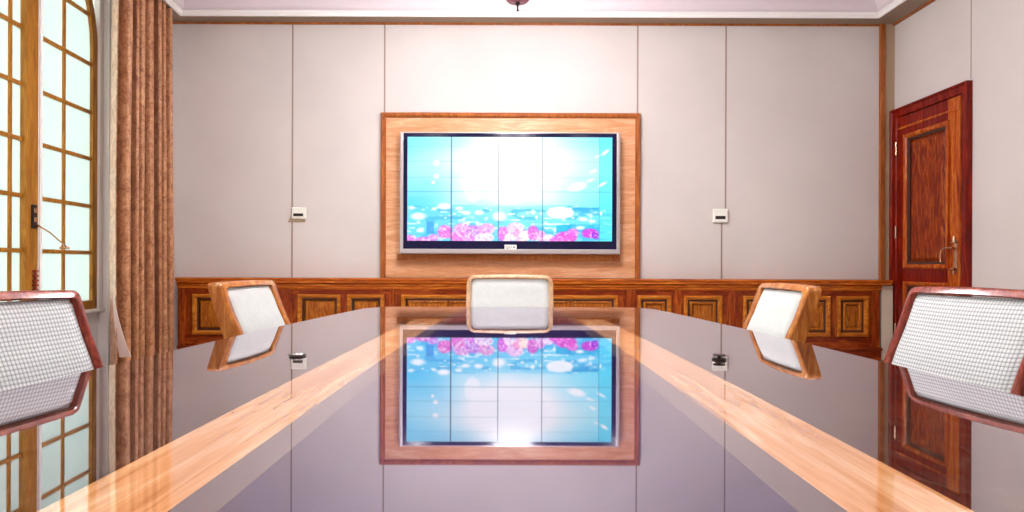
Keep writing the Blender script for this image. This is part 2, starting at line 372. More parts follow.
# espagnolette plate, stay arm and lower bolt
b = MB(); b.box(GP+0.045, GP+0.055, 4.535, 4.59, 1.265, 1.445, P); lock = b.build('window_handle', M['dark'], win, bevel=0.004)
b = MB()
for z in (1.40, 1.33): b.box(GP+0.055, GP+0.062, 4.55, 4.575, z-0.018, z+0.018, P)
b.build('escutcheon', M['brass'], lock, bevel=0.003)
b = MB(); b.tube([P(GP+0.07, 4.58, 1.285), P(GP+0.11, 4.64, 1.24), P(GP+0.14, 4.74, 1.16), P(GP+0.14, 4.78, 1.13)], [0.007, 0.006, 0.006, 0.012]); b.tube([P(GP+0.045, 4.58, 1.285), P(GP+0.075, 4.58, 1.285)], 0.01)
b.tube([P(GP+0.11, 4.75, 1.125), P(GP+0.16, 4.80, 1.125)], 0.009)
b.build('stay_arm', M['brass'], lock, smooth=True)
b = MB(); b.tube([P(GP+0.06, 4.565, 0.78), P(GP+0.06, 4.565, 0.95)], 0.009)
for k in range(5): b.box(GP+0.045, GP+0.075, 4.548, 4.582, 0.79+k*0.036, 0.805+k*0.036, P)
b.build('bolt', M['chaired'], win, bevel=0.003)

# ---------------------------------------------------------------- curtain
cur = thing('curtain', 'floor-length brown brocade curtain hanging in folds beside the window', 'curtain', P(0.15, 5.6, 0.01))
b = MB(); random.seed(5)
NU, NV = 330, 26
Y0, Y1 = 5.03, 6.02
ph = [random.uniform(-0.5, 0.5) for _ in range(14)]; amp = [random.uniform(0.75, 1.0) for _ in range(14)]
rings = []
for side in (1, -1):
    for j in range(NV+1):
        z = 0.02+(ZT-0.01-0.02)*j/NV; row = []
        tz = j/NV
        for i in range(NU+1):
            u = i/NU; k = u*7.6
            fi = int(k); a = amp[fi]*(1-(k-fi))+amp[fi+1]*(k-fi)
            kk = k+0.22*math.sin(2*math.pi*(u*2.3+0.3))+0.05*math.sin(3.1*tz+fi*1.3)
            fr_ = kk-math.floor(kk)
            cr = math.exp(-abs((fr_-0.5)/(0.20+0.05*math.sin(fi*2.1)))**2.4)*a
            off = 0.150+0.020*math.cos(2*math.pi*fr_)-0.140*cr+0.003*math.sin(u*90+tz*4)
            yy = Y0+(Y1-Y0)*u+0.07*u*(1-tz)-0.010*math.sin(tz*5)*(1-u)+0.14*cr*min(1, (1-u)*6)
            row.append(P(off+side*0.004, yy, z))
        rings.append(row)
# front sheet and back sheet, joined at the sides
n = NU+1
for r in rings: b.v += r
for s_ in (0, 1):
    base = s_*(NV+1)*n
    for j in range(NV):
        for i in range(NU):
            a = base+j*n+i; b.f.append((a, a+1, a+n+1, a+n))
off2 = (NV+1)*n
for j in range(NV):
    for i in (0, NU):
        a = j*n+i; b.f.append((a, a+n, a+n+off2, a+off2))
for i in range(NU):
    for j in (0, NV): a = j*n+i; b.f.append((a, a+1, a+1+off2, a+off2))
o = b.build('drape', M['brocade'], None, smooth=True); o.data.transform(Matrix.Translation(-Vector(cur.location))); o.parent = cur
# pale lining flaring out at the hem on the window side
b = MB(); rows = []
for j in range(15):
    z = 0.35+(1.9-0.35)*j/14; fl = max(0, (1.15-z)/0.8)
    rows.append((z, fl))
pts = []
for (z, fl) in [(0.20+0.03*j, max(0, (0.57-0.03*j)/0.57)) for j in range(20)]:
    f2 = fl*fl
    pts.append([P(0.125, 5.01+0.10*f2, z), P(0.13+0.08*f2**0.5, 5.00+0.13*f2, z), P(0.13+0.08*f2**0.5, 5.006+0.13*f2, z), P(0.125, 5.02+0.10*f2, z)])
b.loft(pts)
o = b.build('lining', M['lining'], None, smooth=True); o.data.transform(Matrix.Translation(-Vector(cur.location))); o.parent = cur

# ---------------------------------------------------------------- wainscot along the back wall
D = BY-0.10     # front plane of the wainscot (depth)
def wx(px): return X(px, D)
WT, PT, PB, BT = Z(278.5, D), Z(295, D), Z(335.5, D), Z(346, D)
wz = thing('wainscot', 'long carved mahogany panelling below the screen along the back wall', 'wainscot', (0.25, BY-0.05, 0))
def loc(o, root): o.data.transform(Matrix.Translation(-Vector(root.location))); o.parent = root; return o
xl, xr = X(178, D), wx(879.5)
b = MB(); b.box(xl, xr, D+0.03, BY-0.002, BT-0.01, Z(284, D)); loc(b.build('body', M['wain']), wz)
# cap with stepped profile
prof = [(0.0, WT), (-0.055, WT), (-0.062, WT-0.012), (-0.055, WT-0.024), (-0.050, WT-0.03), (-0.050, WT-0.05), (-0.03, WT-0.056), (0.0, WT-0.06)]
b = MB(); b.loft([[(x, D+a, z) for a, z in prof]+[(x, BY-0.002, WT-0.06), (x, BY-0.002, WT)] for x in (xl, wx(889))])
loc(b.build('cap_rail', M['cap']), wz)
b = MB(); fz = WT-0.06
prof = [(0, fz), (-0.028, fz), (-0.03, fz-0.02), (-0.016, fz-0.028), (-0.018, fz-0.045), (-0.006, fz-0.052), (0, fz-0.06)]
b.loft([[(x, D+a, z) for a, z in prof] for x in (xl, xr+0.01)]); loc(b.build('frieze_moulding', M['cap']), wz)
b = MB(); b.box(xl, xr+0.012, D-0.015, BY-0.002, 0.0, BT-0.03); b.box(xl, xr+0.02, D-0.028, BY-0.002, BT-0.03, BT-0.005)
loc(b.build('plinth', M['wain'], bevel=0.005), wz)
for (a, c) in ((179, 185), (280, 292.5), (391, 394.5), (625.5, 635), (672.5, 681), (729, 737), (786, 795), (872, 879.5)):
    b = MB(); b.box(wx(a), wx(c), D-0.013, D+0.004, BT-0.005, fz-0.055); loc(b.build('pilaster', M['wainv'], bevel=0.004), wz)
PANELS = ((193, 232, 0), (240, 274, 0), (298, 341, 0), (347.5, 384.5, 0), (401.5, 618, 2), (637.5, 671, 1), (684, 722, 1), (743, 782, 1), (797, 830, 1), (837, 868, 1))
b = MB(); b.box(xl, xr, D, D+0.032, PT-0.001, fz); b.box(xl, xr, D, D+0.032, BT-0.01, PB+0.001)
loc(b.build('rail', M['wain']), wz)
b = MB(); ed = [xl]+[wx(q) for p_ in PANELS for q in p_[:2]]+[xr]
for k in range(0, len(ed), 2): loc(MB().box(ed[k], ed[k+1], D, D+0.032, PB, PT).build('stile', M['wainv']), wz)
for (a, c, st) in PANELS:
    x0, x1 = wx(a), wx(c); b = MB()
    # bolection moulding ring
    nested(b, x0, x1, PB, PT, [(0, D+0.001), (0.0, D-0.018), (0.010, D-0.026), (0.028, D-0.024), (0.034, D-0.010), (0.042, D-0.004), (0.044, D+0.029)], cap=False)
    pan = loc(b.build('panel', M['mould']), wz)
    b = MB(); nested(b, x0, x1, PB, PT, [(0.043, D+0.024), (0.043, D+0.0), (0.060, D+0.004), (0.060, D+0.026)], cap=False)  # dark ring paints the groove shade between moulding and field
    o = b.build('groove_shade', M['groove_shade']); o.data.transform(Matrix.Translation(-Vector(wz.location))); o.parent = pan
    b = MB()
    if st == 1:
        nested(b, x0, x1, PB, PT, [(0.044, D+0.028), (0.062, D+0.027), (0.064, D-0.004), (0.080, D-0.010), (0.090, D+0.004), (0.094, D+0.020), (0.104, D+0.010), (0.112, D+0.008)])
    elif st == 0:
        nested(b, x0, x1, PB, PT, [(0.044, D+0.028), (0.060, D+0.027), (0.082, D+0.004), (0.09, D+0.004)])
    else:
        for q in range(5):
            qa = x0+0.06+(x1-x0-0.12)*q/5; qb = x0+0.06+(x1-x0-0.12)*(q+1)/5
            nested(b, qa+0.01, qb-0.01, PB+0.06, PT-0.06, [(0, D+0.026), (0, D-0.000), (0.014, D-0.004), (0.03, D+0.012)])
        b.box(x0+0.05, x1-0.05, D+0.025, D+0.029, PB+0.05, PT-0.05)
    o = b.build('panel_field', M['field']); o.data.transform(Matrix.Translation(-Vector(wz.location))); o.parent = pan

# ---------------------------------------------------------------- wood board behind the television
BD = BY-0.03
bx0, bx1, bz0, bz1 = X(380.5, BD), X(640, BD), Z(278, BD), Z(113, BD)
bd = thing('wall_board', 'large honey-coloured veneer board framed in darker wood behind the television', 'wall panel', ((bx0+bx1)/2, BY, bz0))
b = MB(); b.box(bx0+0.03, bx1-0.03, BY-0.025, BY-0.002, bz0+0.0, bz1-0.03); loc(b.build('board', M['board']), bd)
b = MB(); nested(b, bx0, bx1, bz0-0.2, bz1, [(0, BY-0.002), (0, BD-0.012), (0.012, BD-0.022), (0.036, BD-0.018), (0.052, BD), (0.054, BY-0.02)], cap=False)
# cut the bottom run away (it stands on the cap rail)
b.v = [(x, y, max(z, bz0)) for x, y, z in b.v]
loc(b.build('frame', M['boardframe']), bd)

# ---------------------------------------------------------------- television
TD = 6.13
tx0, tx1, tz0, tz1 = X(399.5, TD), X(620, TD), Z(254, TD), Z(132, TD)
tv = thing('television', 'large flat television showing pink flowers and blue sky above the panelling', 'television', ((tx0+tx1)/2, TD+0.06, tz0))
b = MB(); tr_ = lambda y, l, t, bt: [(tx0+l, y, tz0+bt), (tx1-l, y, tz0+bt), (tx1-l, y, tz1-t), (tx0+l, y, tz1-t)]
b.loft([tr_(TD+0.145, 0, 0, 0), tr_(TD+0.01, 0, 0, 0), tr_(TD, 0.008, 0.004, 0.008), tr_(TD, 0.034, 0.011, 0.048), tr_(TD+0.008, 0.038, 0.014, 0.052)], caps=False)
b.quad((tx0, TD+0.145, tz0), (tx1, TD+0.145, tz0), (tx1, TD+0.145, tz1), (tx0, TD+0.145, tz1))
loc(b.build('casing', M['silver'], bevel=0.002), tv)
sx0, sx1, sz0, sz1 = X(407, TD), X(612, TD), Z(241, TD), Z(137, TD)
b = MB()
ix0, ix1, iz0, iz1 = tx0+0.034, tx1-0.034, tz0+0.048, tz1-0.011
ii = [(ix0, iz0), (ix1, iz0), (ix1, iz1), (ix0, iz1)]; jj = [(sx0, sz0), (sx1, sz0), (sx1, sz1), (sx0, sz1)]
b.loft([[(x, TD+0.012, z) for x, z in ii], [(x, TD+0.004, z) for x, z in ii], [(x, TD+0.004, z) for x, z in jj], [(x, TD+0.012, z) for x, z in jj]], caps=False)
b.quad((tx0+0.01, TD+0.013, tz0+0.01), (tx1-0.01, TD+0.013, tz0+0.01), (tx1-0.01, TD+0.013, tz1-0.01), (tx0+0.01, TD+0.013, tz1-0.01))
loc(b.build('bezel', M['black']), tv)
# picture
def hsh(i, j, s=0):
    n = math.sin(i*127.1+j*311.7+s*74.7)*43758.5453; return n-math.floor(n)
def vn(x, y, s=0):
    i, j = math.floor(x), math.floor(y); u, v_ = x-i, y-j; u = u*u*(3-2*u); v_ = v_*v_*(3-2*v_)
    return (hsh(i, j, s)*(1-u)+hsh(i+1, j, s)*u)*(1-v_)+(hsh(i, j+1, s)*(1-u)+hsh(i+1, j+1, s)*u)*v_
def lerp(a, c, t): t = max(0, min(1, t)); return tuple(p+(q-p)*t for p, q in zip(a, c))
def ell(x, y, cx, cy, rx, ry, rot=0, soft=0.35):
    dx, dy = x-cx, y-cy; c_, s_ = math.cos(rot), math.sin(rot); dx, dy = dx*c_+dy*s_, -dx*s_+dy*c_
    r = math.hypot(dx/rx, dy/ry); return max(0, min(1, (1-r)/soft))
WH = (255, 255, 255)
blobs = [(473, 190, 9.5, 13, 0, .25, .8), (444, 206.5, 9, 4, 0, .6, 1), (418, 216.5, 10, 4.5, 0, .6, .9), (411, 208, 4, 2.5, 0, .6, .8), (434, 209, 3, 2, 0, .6, .9), (459, 208.5, 5, 2.5, 0, .6, .9),
         (466, 213, 6, 2.5, 0, .6, .9), (479, 212.5, 6, 3, 0, .6, .9), (499.5, 216.5, 9, 6, 0, .6, .95), (436, 163, 4, 3.5, 0, .6, 1), (436, 176.5, 3.5, 3, 0, .6, 1), (433, 182.5, 2.2, 2, 0, .6, 1), (421, 230, 4, 3, 0, .6, .8),
         (605, 152, 6, 2.2, -.6, .6, 1), (597, 156, 4, 1.2, -.3, .6, .8), (593, 171, 5, 2, -.5, .6, .9), (602, 184, 7, 2, -.5, .6, .8), (577, 186.5, 12, 5, -.25, .5, .95), (590, 180, 6, 2, -.3, .6, .7),
         (560, 212.5, 15, 6.5, 0, .2, .9), (583, 219, 7, 2.5, .1, .6, .8), (592, 221, 5, 2, 0, .6, .8), (580, 227.5, 6, 2.5, 0, .6, .9), (533, 212, 3, 3, 0, .6, .9), (601, 213, 1.6, 3, 0, .6, .8), (556, 224, 10, 1.4, 0, .6, .7)]
flow = [(445, 232, 8, 7, (240, 110, 200)), (410, 239, 7, 4, (225, 120, 215)), (424, 240, 8, 3, (230, 110, 200)), (433, 238, 6, 4, (215, 150, 230)), (462, 229, 9, 6, (235, 150, 215)), (458, 237, 9, 6, (245, 120, 205)), (474, 232, 9, 7, (215, 140, 225)), (487, 229, 8, 6, (250, 165, 210)),
        (484, 238, 10, 5, (255, 225, 240)), (470, 239, 5, 4, (235, 130, 225)), (503, 234, 6, 8, (230, 100, 220)), (515, 229, 9, 7, (250, 190, 235)), (521, 236, 9, 7, (255, 170, 205)), (524, 236, 5, 5, (255, 240, 215)), (533, 233, 6, 8, (225, 100, 200)), (509, 238, 5, 5, (255, 235, 245)),
        (541, 236, 5, 6, (240, 150, 225)), (549, 238, 6, 4, (255, 225, 250)), (566, 237, 12, 6, (235, 80, 200)), (573, 232, 6, 4, (240, 110, 215)), (590, 233, 9, 5, (215, 60, 205)), (596, 235, 5, 4, (150, 50, 210)), (557, 240, 8, 3, (240, 110, 215))]
def paint(x, y):
    g = math.exp(-(((x-512)/62)**2+((y-168)/38)**2)*0.9)*1.5
    ray = 0.5+0.5*math.sin(math.atan2(y-150, x-505)*9)
    left = (98, 205, 245); right = (105, 222, 246)
    base = lerp(left, right, (x-440)/120)
    base = lerp(base, (40, 190, 240), (vn(x*0.03, y*0.12, 3)-0.5)*0.8+max(0, (y-150)/600))
    c = lerp(base, (215, 250, 250), 0.35*ray*(1 if y < 205 else 0))
    if y < 145: c = lerp(c, (120, 215, 240), (145-y)/14)
    c = lerp(c, WH, g if y < 206 else g*0.8)
    if y > 205:
        k = min(1, (y-205)/6)
        s_ = vn(x*0.07, y*0.28, 7); c = lerp(c, (110, 200, 238), k*(0.2+0.7*s_)*(1-0.45*math.exp(-((x-525)/35)**2)))
        if s_ > 0.72: c = lerp(c, (50, 160, 225), 0.45)
        s2 = vn(x*0.22, y*0.5, 9)
        if s2 > 0.68: c = lerp(c, WH, (s2-0.68)*3.0)
    if 222 < y < 234 and 426 < x < 434: c = lerp(c, (50, 130, 220), 0.6)
    if 224 < y < 232 and 556 < x < 600: c = lerp(c, (20, 165, 220), 0.6)
    if 207 < y < 213 and 572 < x < 599: c = lerp(c, (30, 150, 215), 0.7*min(1, (213-y)/4))
    if x > 599: c = lerp(c, (70, 215, 245), 0.5)
    for (cx, cy, rx, ry, ro, so, al) in blobs:
        if abs(x-cx) < 16 and abs(y-cy) < 16: c = lerp(c, WH, al*ell(x, y, cx, cy, rx, ry, ro, so))
    if y > 219 and x < 599:
        for (cx, cy, rx, ry, fc) in flow:
            e = ell(x, y, cx, cy, rx*1.1, ry*1.1, 0, 0.25)
            if e > 0:
                pt = vn(x*0.55, y*0.6, 11); cc = lerp(fc, WH, max(0, pt-0.5)*1.6); cc = lerp(cc, (170, 60, 190), max(0, 0.35-pt)*1.6)
                c = lerp(c, cc, e*0.9)
        nz_ = vn(x*0.8, y*0.8, 13)
        if y > 224 and 450 < x < 500: c = lerp(c, (150, 150, 225), max(0, nz_-0.62)*1.8)
    for lx, al, wd in ((451, .62, .55), (498.3, .55, .45), (542.3, .55, .5), (599.3, .25, .4)):
        if abs(x-lx) <= wd: c = lerp(c, (60, 80, 95), al)
    for ly, al in ((146.8, .12), (161.6, .38), (177.4, .38), (191.8, .34)):
        if abs(y-ly) <= 0.4: c = lerp(c, (60, 120, 135), al*(0.25 if 499 < x < 541 and ly < 190 else 1))
    return c
GU, GV = 410, 208
vs = []; cols = []
for j in range(GV+1):
    for i in range(GU+1):
        px = 407+205*i/GU; py = 241-104*j/GV
        vs.append((X(px, TD), TD+0.006, Z(py, TD))); cols.extend(srgb(*paint(px, py)))
fs = [(j*(GU+1)+i, j*(GU+1)+i+1, (j+1)*(GU+1)+i+1, (j+1)*(GU+1)+i) for j in range(GV) for i in range(GU)]
me = bpy.data.meshes.new('screen'); me.from_pydata(vs, [], fs); ca = me.color_attributes.new('picture', 'FLOAT_COLOR', 'POINT')
ca.data.foreach_set('color', cols); me.materials.append(M['screen'])
o = bpy.data.objects.new('screen', me); C.objects.link(o); loc(o, tv)
# badge with small characters
b = MB(); bxa, bxb = X(504.5, TD), X(516.5, TD); bza, bzb = Z(249.5, TD), Z(244.8, TD)
b.box(bxa, bxb, TD-0.001, TD+0.006, bza, bzb); bdg = loc(b.build('badge', M['lip'], bevel=0.003), tv)
b = MB()
def bar(x0, z0, x1, z1, wd=0.0045):
    dx, dz = x1-x0, z1-z0; l = math.hypot(dx, dz); a, c_ = -dz/l*wd/2, dx/l*wd/2; y = TD-0.0022
    b.quad((x0-a, y, z0-c_), (x1-a, y, z1-c_), (x1+a, y, z1+c_), (x0+a, y, z0+c_))
w0 = bxa+0.012; h0, h1 = bza+0.010, bzb-0.010; cw = (bxb-bxa-0.024-0.016)/3; mm_ = (h0+h1)/2
for k, ch in enumerate('SVA'):
    a_ = w0+k*(cw+0.008); c_ = a_+cw
    if ch == 'S': [bar(*q) for q in ((a_, h1, c_, h1), (a_, mm_, a_, h1), (a_, mm_, c_, mm_), (c_, h0, c_, mm_), (a_, h0, c_, h0))]
    if ch == 'V': [bar(*q) for q in ((a_, h1, (a_+c_)/2, h0), (c_, h1, (a_+c_)/2, h0))]
    if ch == 'A': [bar(*q) for q in ((a_, h0, (a_+c_)/2, h1), (c_, h0, (a_+c_)/2, h1), (a_+cw*.25, mm_-0.003, c_-cw*.25, mm_-0.003))]
o = b.build('lettering', M['gap']); o.data.transform(Matrix.Translation(-Vector(tv.location))); o.parent = bdg
# mounting bracket strip under the set
b = MB(); b.box(X(397, 6.2), X(620, 6.2), 6.2, BY-0.026, Z(260.5, 6.2), tz0+0.004-0.006); loc(b.build('mounting_ledge', M['boardframe'], bevel=0.004), tv)

# ---------------------------------------------------------------- wall controls
def control(px, py, w_, h_, label, bronze):
    x, z = W(px, py, BY-0.02)
    t = thing('wall_control', label, 'thermostat', (x, BY, z-h_/2), 0, None)
    b = MB(); b.loft([[(x-w_/2-e, y, z-h_/2-e), (x+w_/2+e, y, z-h_/2-e), (x+w_/2+e, y, z+h_/2+e), (x-w_/2-e, y, z+h_/2+e)] for e, y in ((0, BY-0.002), (0, BY-0.022), (-0.008, BY-0.034))])
    o = loc(b.build('housing', M['plastic'], bevel=0.004), t)
    b = MB(); b.box(x-w_*0.36, x+w_*0.30, BY-0.037, BY-0.03, z-h_*0.26, z-h_*0.02); loc(b.build('display', bronze), t)
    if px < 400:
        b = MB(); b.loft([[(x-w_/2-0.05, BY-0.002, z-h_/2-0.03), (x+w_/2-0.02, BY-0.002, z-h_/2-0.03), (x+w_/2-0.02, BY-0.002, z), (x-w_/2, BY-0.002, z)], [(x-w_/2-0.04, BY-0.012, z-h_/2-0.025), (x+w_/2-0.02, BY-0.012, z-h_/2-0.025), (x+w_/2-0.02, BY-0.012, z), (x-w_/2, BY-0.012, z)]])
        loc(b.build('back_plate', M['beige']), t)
control(299, 214, 0.155, 0.125, 'small cream wall control with dark display left of the television', M['lcd'])
control(720.3, 215, 0.158, 0.145, 'small cream wall control with dark slot right of the television', M['lcd'])

# ---------------------------------------------------------------- door in right wall
dr = bpy.data.objects.new('door_1', None); C.objects.link(dr); struct(dr, 'polished red mahogany panelled door with brass lever'); dr.location = (XR, 5.75, 0)
def RQ(a, c, z): return (XR-c, a, z)          # a = y along wall, c = out of the wall
b = MB()
yn, yf_ = 5.225, 6.275
nested(b, yn-0.006, yf_+0.006, -0.3, 2.622, [(0, 0.0), (0, 0.055), (0.018, 0.058), (0.028, 0.044), (0.078, 0.038), (0.090, 0.03), (0.092, 0.0)], False, fn=lambda a, c, z: (XR-c, a, z))
b.v = [(x, y, max(z, 0.0)) for x, y, z in b.v]
loc(b.build('casing', M['door'], bevel=0.006), dr)
b = MB(); b.box(yn+0.09, yf_-0.09, 0.002, 0.008, 0.005, 2.528, RQ)
leaf = loc(b.build('door_leaf', M['door'], bevel=0.002), dr)
def sub(o, par, root): o.data.transform(Matrix.Translation(-Vector(root.location))); o.parent = par; return o
ly0, ly1 = yn+0.095, yf_-0.095
b = MB()
for (a0, a1, mm_) in ((ly0, ly0+0.15, 'doormould'), (ly1-0.13, ly1, 'door')):  # near stile gets the brighter wood, painting in its orange reflections
    sub(MB().box(a0, a1, 0.004, 0.032, 0.01, 2.522, RQ).build('stile', M[mm_], bevel=0.004), leaf, dr)
for (z0, z1) in ((0.01, 0.20), (0.83, 1.00), (2.31, 2.52)):
    sub(MB().box(ly0+0.148, ly1-0.128, 0.004, 0.031, z0, z1, RQ).build('rail', M['door'], bevel=0.004), leaf, dr)
b = MB(); b.box(ly0, ly1, 0.031, 0.038, 2.40, 2.42, RQ); sub(b.build('rail', M['doormould'], bevel=0.003), leaf, dr)
def rn(y0, y1, z0, z1, steps, cap=True):
    mb = MB(); nested(mb, y0, y1, z0, z1, steps, cap, fn=lambda a, c, z: (XR-c, a, z)); return mb
for (z0, z1) in ((1.00, 2.31), (0.20, 0.83)):
    a0, a1 = ly0+0.148, ly1-0.128
    sub(rn(a0-0.02, a1+0.02, z0-0.02, z1+0.02, [(0, 0.030), (0, 0.046), (0.012, 0.052), (0.03, 0.048), (0.042, 0.036), (0.044, 0.009)], False).build('panel_moulding', M['doormould']), leaf, dr)
    sub(rn(a0, a1, z0, z1, [(0.022, 0.010), (0.022, 0.03), (0.048, 0.022), (0.048, 0.010)], False).build('groove_shade', M['groove_shade']), leaf, dr)  # dark ring imitates shade in the groove round the door panel
    sub(rn(a0, a1, z0, z1, [(0.022, 0.0095), (0.050, 0.009), (0.055, 0.010), (0.085, 0.026), (0.095, 0.026)]).build('panel_field', M['doorfield']), leaf, dr)
b = MB()
for z in (2.21, 1.35, 0.35): b.tube([RQ(ly1+0.003, 0.045, z-0.065), RQ(ly1+0.003, 0.045, z+0.065)], 0.011, 12)
b.v = b.v; sub(b.build('hinge', M['brass'], smooth=True), leaf, dr)
b = MB(); hy = ly0+0.045
b.box(hy-0.022, hy+0.022, 0.032, 0.040, 0.95, 1.24, RQ)
hd = sub(b.build('door_handle', M['brass'], bevel=0.005), leaf, dr)
b = MB(); b.tube([RQ(hy, 0.040, 1.165), RQ(hy, 0.09, 1.165)], 0.012); b.tube([RQ(hy-0.035, 0.09, 1.165), RQ(hy, 0.092, 1.167), RQ(hy+0.06, 0.095, 1.165), RQ(hy+0.10, 0.095, 1.145), RQ(hy+0.112, 0.095, 1.10), RQ(hy+0.10, 0.095, 1.04)], [0.009, 0.010, 0.009, 0.009, 0.008, 0.009])
b.tube([RQ(hy, 0.05, 1.215), RQ(hy, 0.05, 1.275)], [0.016, 0.009]); b.tube([RQ(hy-0.032, 0.05, 1.215), RQ(hy+0.032, 0.05, 1.215)], 0.008)
b.tube([RQ(hy-0.02, 0.055, 0.975), RQ(hy+0.02, 0.055, 0.975)], 0.014); b.tube([RQ(hy, 0.055, 0.985), RQ(hy, 0.055, 0.93)], 0.009)
hd2 = b.build('lever', M['brass'], smooth=True); hd2.data.transform(Matrix.Translation(-Vector(dr.location))); hd2.parent = leaf

# ---------------------------------------------------------------- conference table
TH = 0.75
def hw(y): return 1.0-0.19*((y-0.6)/3)**2
ye = 3.57; yb = 1.2-ye
pts = []
def arcside(sg, ys): return [(sg*hw(y), y) for y in ys]
ysr = [yb+0.13+(ye-yb-0.26)*k/40 for k in range(41)]
right = arcside(1, ysr); left_ = arcside(-1, reversed(ysr))
def corner(sx, sy):
    he = hw(ye)-0.03; out = []
    for k in range(1, 8):
        a = math.pi/2*k/8
        out.append((sx*(he-0.10+0.115*math.cos(a)+0.0), (ye if sy > 0 else yb)+(-0.12+0.12*math.sin(a))*(1 if sy > 0 else -1)))
    return out
poly = right+corner(1, 1)+[(0.6, ye), (0, ye+0.004), (-0.6, ye)]+corner(-1, 1)[::-1]+left_+corner(-1, -1)+[(0, yb-0.004)]+corner(1, -1)[::-1]
tb = thing('conference_table', 'long glossy lacquered conference table with light wood inlaid bands', 'table', (0.0, 0.6, 0))
b = MB(); b.prism(poly, TH-0.035, TH)
o = b.build('tabletop', M['top'], bevel=0.004); o.location = (0, -0.6, 0); o.parent = tb
b = MB(); b.prism([(x*0.93, 0.6+(y-0.6)*0.975) for x, y in poly], TH-0.12, TH-0.035)
o = b.build('apron', M['tablewood'], bevel=0.004); o.location = (0, -0.6, 0); o.parent = tb
for yc in (-1.2, 0.6, 2.4):
    b = MB(); b.box(-0.32, 0.32, yc-0.28, yc+0.28, 0.08, TH-0.118); b.box(-0.38, 0.38, yc-0.34, yc+0.34, 0, 0.08)
    nested(b, -0.25, 0.25, 0.16, 0.56, [(0, yc-0.28), (0, yc-0.295), (0.02, yc-0.30), (0.04, yc-0.285)])
    o = b.build('pedestal', M['tablewood'], bevel=0.006); o.location = (0, -0.6, 0); o.parent = tb
# small fittings standing on the table
def ondisc(px, py): d = F*0.25/(py-CY); return (X(px, d), d)
gx, gy = ondisc(298, 357)
t = thing('cable_grommet', 'round dark metal-rimmed fitting on the left half of the table', 'table fitting', (gx, gy, TH))
b = MB(); b.lathe([(0.0, 0.0), (0.022, 0.0), (0.023, 0.003), (0.020, 0.006), (0.017, 0.006), (0.0, 0.006)]); b.build('rim', M['dark'], t, smooth=True)
b = MB(); b.lathe([(0.0, 0.006), (0.015, 0.006), (0.013, 0.008), (0.0, 0.009)]); b.build('cap', M['chrome'], t, smooth=True)
gx, gy = ondisc(719.5, 359)
t = thing('cable_grommet', 'dark two-tier fitting with a raised lid on the right half of the table', 'table fitting', (gx, gy, TH))
b = MB(); b.lathe([(0.0, 0.0), (0.019, 0.0), (0.019, 0.004), (0.016, 0.005), (0.0, 0.005)]); b.build('rim', M['dark'], t, smooth=True)
b = MB(); b.lathe([(0.0, 0.005), (0.005, 0.005), (0.005, 0.012), (0.016, 0.012), (0.016, 0.014), (0.0, 0.015)]); b.build('lid', M['gap'], t, smooth=True)

